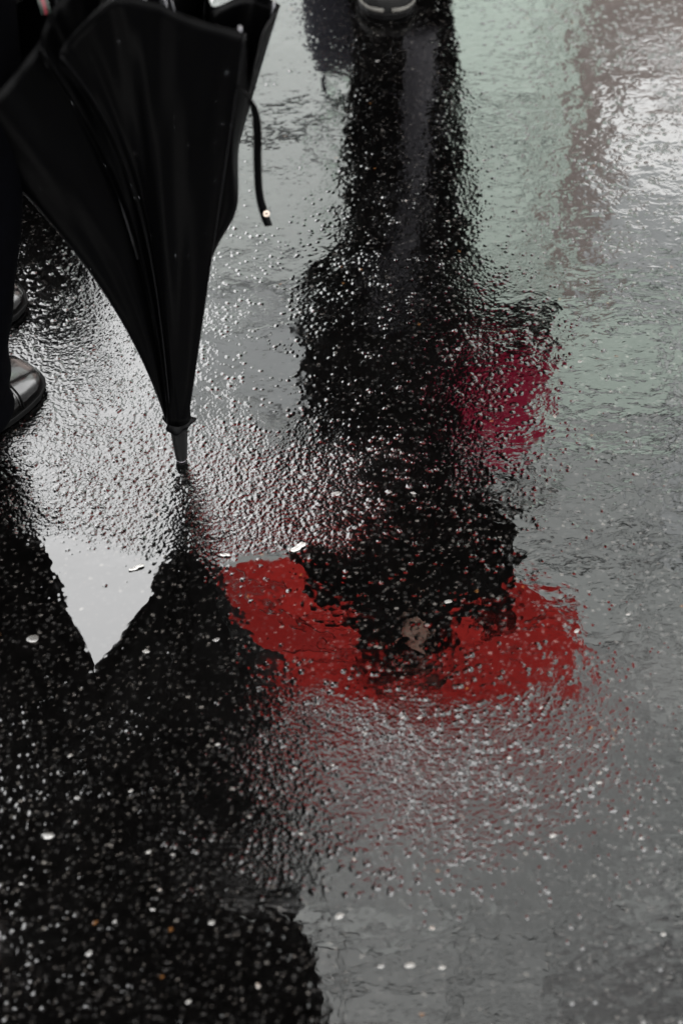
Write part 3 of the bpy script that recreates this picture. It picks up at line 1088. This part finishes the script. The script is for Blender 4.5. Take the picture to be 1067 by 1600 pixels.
Geo().rings(loft([((-.325 + .03 * (z - 1.46), 1.715, z), a, b, .05) for z, a, b in ((1.44, .09, .08), (1.47, .105, .10), (1.52, .108, .108), (1.57, .100, .104), (1.60, .09, .096))], f, 40, nf=5)).build("scarf", M_coat, man, MO)
hr = []
hc = Vector(J["head1"][:3]) + Vector((0, 0, .01))
for z, a, b in ((-.05, .082, .078), (-.02, .090, .098), (.02, .095, .108), (.06, .090, .104), (.09, .072, .085), (.108, .045, .05), (.113, .01, .01)):
    hr.append(((hc.x - f.x * (.028 if z < .03 else .012), hc.y - f.y * (.028 if z < .03 else .012), hc.z + z), a, b, .02))
Geo().rings(loft(hr, f, 40, nf=13)).build("hair", M_hair, man, MO)

# ---- woman under the red umbrella, seen only mirrored save for the toe of her shoe
wf = Vector((0, -1, 0)); wr = Vector((wf.y, -wf.x, 0))
WO = (0.11, 2.8, 0)
wom = empty("person", WO)
tag(wom, "person in a long dark coat under the red umbrella, one dark shoe toe in view", "person")
J_face["woman"] = wf
toe = Vector((*ground(620, 32), 0))
J = {"pelvis": (.12, 2.76, .90, .12, .10), "waist": (.125, 2.75, 1.07, .11, .09), "chest": (.15, 2.74, 1.27, .145, .10), "neck0": (.16, 2.73, 1.40, .052), "neck1": (.165, 2.725, 1.455, .046),
     "head0": (.165, 2.71, 1.52, .062, .072), "head1": (.17, 2.70, 1.59, .074, .090), "head2": (.17, 2.70, 1.65, .058, .070), "chin": (.165, 2.655, 1.50, .032),
     "hipL": (.04, 2.76, .86, .085), "hipR": (.20, 2.76, .86, .085), "kneeL": (.115, 2.74, .48, .052), "ankleL": (toe.x, toe.y + .215, .09, .034),
     "kneeR": (.16, 2.86, .48, .052), "ankleR": (.145, 3.04, .10, .034),
     "shoL": (.01, 2.73, 1.36, .052), "shoR": (.30, 2.73, 1.36, .052), "elbL": (-.035, 2.72, 1.10, .038), "wriL": (-.02, 2.66, .88, .026),
     "elbR": (.335, 2.72, 1.14, .038), "wriR": (.345, 2.67, 1.27, .026)}
sh0, sh1 = Vector((.365, 2.72, 1.16)), Vector((.13, 2.84, 1.97))
body("woman", J, wom, WO, [((.345, 2.67, 1.27), (.335, 2.72, 1.14), (-.2, -.6, .2), 1, .8), ((-.02, 2.66, .88), (-.035, 2.72, 1.10), (.6, 0, 0), 1, .35)])
trouser([(toe.x + .0, toe.y + .20, .055), (.10, toe.y + .18, .14), (.095, 2.78, .30), (.10, 2.74, .48), (.08, 2.75, .66), (.07, 2.76, .88)], [.062, .064, .070, .085, .10, .11], "trouser_leg", M_trs, wom, WO, 3)
trouser([(.145, 3.03, .055), (.15, 3.02, .14), (.165, 2.93, .30), (.175, 2.86, .48), (.18, 2.80, .66), (.19, 2.77, .88)], [.060, .062, .070, .085, .10, .11], "trouser_leg", M_trs, wom, WO, 4)
# pale strip painting the lit front of the second trouser leg
g = Geo()
sp_ = spline([(.150, 2.775, .07), (.148, 2.76, .18), (.135, 2.715, .33), (.115, 2.655, .48), (.095, 2.65, .62)], 8)
g.tube([Vector(p) for p in sp_], [.026 + .002 * math.sin(i) for i in range(len(sp_))], 10, flat=.35).build("lit_leg_strip", M_lilac, wom, WO)
s_ = shoe(toe, (0, -1, 0), wom, WO, mat("dark_canvas", (.002, .002, .002), .6, noise=.2, spec=.05), mat("thick_black_sole", (.0006, .0006, .0006), .5, noise=.2, spec=.02), M_white, toecap=M_sole, band=M_white, width=.046, length=.26)
shoe((.150, 2.90, 0.0), (0.1, -1, 0), wom, WO, M_leather, M_sole, M_white, toecap=M_white, width=.046, length=.26)
C = [((.115, 2.76, .585), .170, .155, .05), ((.115, 2.76, .72), .172, .15, .045), ((.12, 2.76, .90), .172, .14, .03), ((.125, 2.75, 1.05), .170, .13, .02), ((.145, 2.745, 1.20), .195, .135, .015), ((.15, 2.74, 1.31), .212, .13, .01), ((.155, 2.738, 1.38), .175, .10, 0), ((.16, 2.735, 1.415), .09, .07, 0)]
cc = spline([(*c[0], c[1], c[2], c[3]) for c in C], 4)
Geo().rings(loft([((q[0], q[1], q[2]), q[3], q[4], max(0, q[5])) for q in cc], wf), cap0=False).build("coat", M_coat, wom, WO)
# open neckline: skin between the lapels
v = Geo()
v.rings([[(.168, 2.588, 1.29), (.174, 2.586, 1.29), (.174, 2.62, 1.29), (.168, 2.62, 1.29)], [(.140, 2.600, 1.36), (.204, 2.600, 1.36), (.200, 2.64, 1.36), (.145, 2.64, 1.36)],
         [(.118, 2.615, 1.43), (.214, 2.615, 1.43), (.205, 2.67, 1.44), (.128, 2.67, 1.44)], [(.130, 2.625, 1.47), (.200, 2.625, 1.47), (.195, 2.67, 1.47), (.14, 2.67, 1.47)]])
v.build("neckline", M_skin, wom, WO)
Geo().rings(loft([((.168, 2.70, z), a, b, .05) for z, a, b in ((1.425, .080, .070), (1.45, .098, .090), (1.49, .100, .098), (1.53, .092, .095), (1.55, .082, .088))], wf, 40, nf=5)).build("scarf", M_coat, wom, WO)
for pth in ([J["shoL"][:3], (-.015, 2.73, 1.24), J["elbL"][:3], (-.03, 2.70, .98), (-.02, 2.665, .90)],
            [J["shoR"][:3], (.325, 2.73, 1.25), J["elbR"][:3], (.345, 2.69, 1.19), (.35, 2.675, 1.255)]):
    pts = spline(pth, 6); n = len(pts)
    Geo().tube([Vector(p) for p in pts], [.066 - .024 * (i / n) + .003 * math.sin(i * 1.7) for i in range(n)], 20).build("sleeve", M_coat, wom, WO)
hr = []
hc = Vector((.17, 2.715, 1.60))
for z, a, b in ((-.22, .07, .05), (-.15, .09, .06), (-.08, .094, .085), (-.02, .093, .098), (.03, .092, .105), (.065, .085, .098), (.09, .066, .08), (.108, .03, .04)):
    hr.append(((hc.x, hc.y + (.035 if z < .02 else .008), hc.z + z), a, b, .03))
Geo().rings(loft(hr, wf, 40, nf=13)).build("hair", M_hair, wom, WO)


wom.scale = (1.03, 1.0, 1.085)
wom.location.x -= .015

# ---- the open umbrellas
def open_umbrella(sh0, sh1, RADU, SAG, cloth, label, axis=None, rr=.0032, turn=0.0):
    ru = empty("open_umbrella", sh0)
    tag(ru, label, "umbrella")
    sx = (sh1 - sh0).normalized()
    ax = Vector(axis).normalized() if axis else sx
    ex = Vector((1, 0, 0)); ex = (ex - ax * ex.dot(ax)).normalized(); ey = ax.cross(ex)

    def dome(rf, a):
        return sh1 + (ex * math.cos(a) + ey * math.sin(a)) * RADU * rf - ax * SAG * (rf ** 1.9)

    for q in range(8):
        a0, a1 = q * math.pi / 4 + turn, (q + 1) * math.pi / 4 + turn
        vs_, fs_ = [], []
        nu, nr_ = 12, 14
        for i in range(nr_ + 1):
            rf = i / nr_
            for k in range(nu + 1):
                u = k / nu
                p = dome(rf, a0).lerp(dome(rf, a1), u)
                sc = math.sin(math.pi * u)
                p = p.lerp(dome(rf, a0 + (a1 - a0) * u), .45) - (dome(rf, (a0 + a1) / 2) - sh1) * (0.06 * sc * rf ** 3) - ax * .006 * sc * rf
                p += ax * (.004 * math.sin(9 * u + 7 * rf + q) + .003 * math.sin(23 * u * rf + 3 * q)) * rf
                vs_.append(p - sh0)
        for i in range(nr_):
            for k in range(nu):
                b = i * (nu + 1) + k
                fs_.append((b, b + 1, b + nu + 2, b + nu + 1))
        link("canopy_panel", vs_, fs_, cloth, ru)
        Geo().tube([dome(i / 8, a0) - ax * (.004 + rr) for i in range(9)], rr, 6).build("rib", M_black, ru, sh0)
        Geo().tube([dome(.5, a0) - ax * .006, sh1 - sx * .24], .0026, 6).build("stretcher", M_black, ru, sh0)
    Geo().tube([sh0, sh1 + sx * .05], .007, 12).build("shaft", M_black, ru, sh0)
    hd_ = [sh0 + sx * .22, sh0 + sx * .05, sh0]
    for k in range(1, 9):
        a = math.pi * k / 8
        hd_.append(sh0 - sx * .035 * math.sin(a) + ex * .035 * (1 - math.cos(a)))
    Geo().tube(hd_, .012, 12).build("handle", M_wood, ru, sh0)
    Geo().tube([sh1 - sx * .26, sh1 - sx * .21], .013, 12).build("runner", M_black, ru, sh0)


open_umbrella(Vector((.365, 2.72, 1.16)), Vector((.095, 2.82, 1.92)), 0.51, 0.16, M_redcloth,
              "open red umbrella over the person in the dark coat, mirrored in the puddle", axis=(-.22, -.20, 1), rr=.006, turn=math.pi / 8)
open_umbrella(Vector((-.60, 1.72, 1.12)), Vector((-.66, 1.46, 2.20)), 0.74, 0.22, M_cloth,  # added overhead cover, keeps the sky out of the lower left bumps
              "unseen open black umbrella, added to block the sky and darken the lower left road")

# ---- crimson hand bag carried at the hip, dark base and handles
bo = Vector((.325, 2.655, .66))
bag = empty("handbag", bo)
tag(bag, "crimson handbag with dark base carried beside the dark coat, mirrored in the wet road", "bag")
def bagring(z, w, dp, am=0):
    ring = []
    for k in range(32):
        th = 2 * math.pi * k / 32
        x = math.copysign(abs(math.cos(th)) ** .5, math.cos(th)) * w; y = math.copysign(abs(math.sin(th)) ** .6, math.sin(th)) * dp
        ring.append((bo.x + x * (1 + am * math.sin(5 * th)), bo.y + y, z))
    return ring
Geo().rings([bagring(z, w, d_, am) for z, w, d_, am in ((.672, .070, .05, 0), (.70, .074, .052, .01), (.80, .076, .045, .04), (.90, .066, .03, .05), (.975, .052, .014, .03), (.98, .048, .010, 0))]).build("bag_body", M_crim, bag, bo)
Geo().rings([bagring(z, w, d_) for z, w, d_ in ((.625, .050, .035), (.630, .068, .05), (.66, .074, .053), (.670, .073, .052))]).build("bag_base", M_coat, bag, bo)
for s in (-1, 1):
    pts = [(bo.x + .045 * math.cos(a), bo.y + s * .014 * (1 - math.sin(a) * .8), .965 + .16 * math.sin(a)) for a in [math.pi * k / 12 for k in range(13)]]
    Geo().tube(pts, .005, 8).build("bag_handle", M_coat, bag, bo)

# ---- unseen black bag added at the forearm to fill the dark reflection
so_ = Vector((-.145, 1.60, .70))
sat = empty("dark_filler_bag", so_)
tag(sat, "unseen black bag added above the furled umbrella to fill the dark reflection", "bag")
def satring(z, w, dp):
    return [(so_.x + math.copysign(abs(math.cos(t)) ** .4, math.cos(t)) * w, so_.y + math.copysign(abs(math.sin(t)) ** .5, math.sin(t)) * dp, z) for t in [2 * math.pi * k / 32 for k in range(32)]]
Geo().rings([satring(z, w, d_) for z, w, d_ in ((.700, .06, .03), (.706, .085, .045), (.78, .092, .05), (.88, .088, .042), (.925, .080, .03), (.93, .07, .02))]).build("bag_body", M_coat, sat, so_)
Geo().rings([satring(z, w, d_) for z, w, d_ in ((.80, .0935, .054), (.805, .095, .056), (.90, .091, .046), (.934, .083, .033), (.937, .07, .02))], cap0=False).build("bag_flap", M_leather, sat, so_)
Geo().tube([(so_.x + .07 * math.cos(a), so_.y, .92 + .13 * math.sin(a)) for a in [math.pi * k / 12 for k in range(13)]], .006, 8).build("bag_handle", M_leather, sat, so_)

# ---- wheeled case added for its dark reflection, hidden behind the umbrella
co_ = Vector((-.475, 2.36, 0))
case = empty("dark_filler_case", co_)
tag(case, "small black wheeled case added behind the furled umbrella for its dark reflection", "dark_filler_case")
def casering(z, w, dp):
    return [(co_.x + math.copysign(abs(math.cos(t)) ** .35, math.cos(t)) * w, co_.y + math.copysign(abs(math.sin(t)) ** .35, math.sin(t)) * dp, z) for t in [2 * math.pi * k / 40 for k in range(40)]]
Geo().rings([casering(z, w, d_) for z, w, d_ in ((.035, .05, .09), (.04, .062, .10), (.06, .068, .11), (.37, .068, .11), (.395, .062, .10), (.40, .05, .09))]).build("case_shell", M_coat, case, co_)
Geo().tube([(co_.x, co_.y - .05, .395), (co_.x, co_.y - .05, .42), (co_.x, co_.y + .05, .42), (co_.x, co_.y + .05, .395)], .006, 8).build("handle", M_black, case, co_)
for sx_ in (-1, 1):
    for sy_ in (-1, 1):
        c = co_ + Vector((sx_ * .045, sy_ * .08, .018))
        Geo().tube([c - Vector((.009, 0, 0)), c + Vector((.009, 0, 0))], .018, 16).build("wheel", M_black, case, co_)

# ---- navy canvas bag set down behind her, mirrored at the top edge
b2 = Vector((-.005, 2.99, 0))
nb = empty("canvas_bag", b2)
tag(nb, "navy canvas bag standing on the road behind the walker, mirrored as a dark blue patch", "bag")
rings = []
for z, w, d_ in ((.002, .055, .04), (.01, .068, .052), (.12, .07, .055), (.22, .062, .045), (.29, .045, .02), (.30, .04, .012)):
    rings.append([(b2.x + math.copysign(abs(math.cos(t)) ** .6, math.cos(t)) * w * (1 + .05 * math.sin(5 * t + z * 20)), b2.y + math.copysign(abs(math.sin(t)) ** .6, math.sin(t)) * d_, z) for t in [2 * math.pi * k / 28 for k in range(28)]])
Geo().rings(rings).build("bag_body", M_bluebag, nb, b2)
Geo().tube([(b2.x + .03 * math.cos(a), b2.y, .29 + .09 * math.sin(a)) for a in [math.pi * k / 10 for k in range(11)]], .006, 8).build("bag_handle", M_bluebag, nb, b2)

# ---- scraps of wet paper and a leaf stalk lying on the road
M_paper = mat("wet_paper", (.028, .027, .025), .3, noise=.2, nscale=200, bump=.0006, bscale=200)
for (px, py, L, W_, ang, lb) in ((466, 856, .022, .008, .55, "small white paper scrap at the left end of the red reflection"),
                                 (352, 868, .013, .004, -.25, "sliver of white paper beside the black umbrella's reflection"),
                                 (214, 888, .020, .005, .35, "pale curled leaf stalk at the rim of the bright puddle")):
    x, y = ground(px, py); z = road_z(x, y) + .0008
    o0 = Vector((x, y, z))
    g = Geo(); rings = []
    for i in range(9):
        u = i / 8 - .5
        w = W_ / 2 * (1 - (2 * u) ** 4 * .8) * (1 + .2 * math.sin(i * 2.1))
        c = Vector((u * L, .0006 * math.sin(u * 5), .0008 * math.sin(u * 7) + .0010))
        rings.append([c + Vector((0, w, .0006)), c + Vector((0, 0, .0012)), c + Vector((0, -w, .0002)), c + Vector((0, -w, -.0004)), c + Vector((0, 0, .0004)), c + Vector((0, w, 0))])
    g.rings(rings)
    m_ = M_paper
    o = g.build("paper_scrap" if "paper" in lb else "leaf_stalk", m_, None)
    o.location = o0; o.rotation_euler = (0, 0, ang)
    tag(o, lb, "litter")
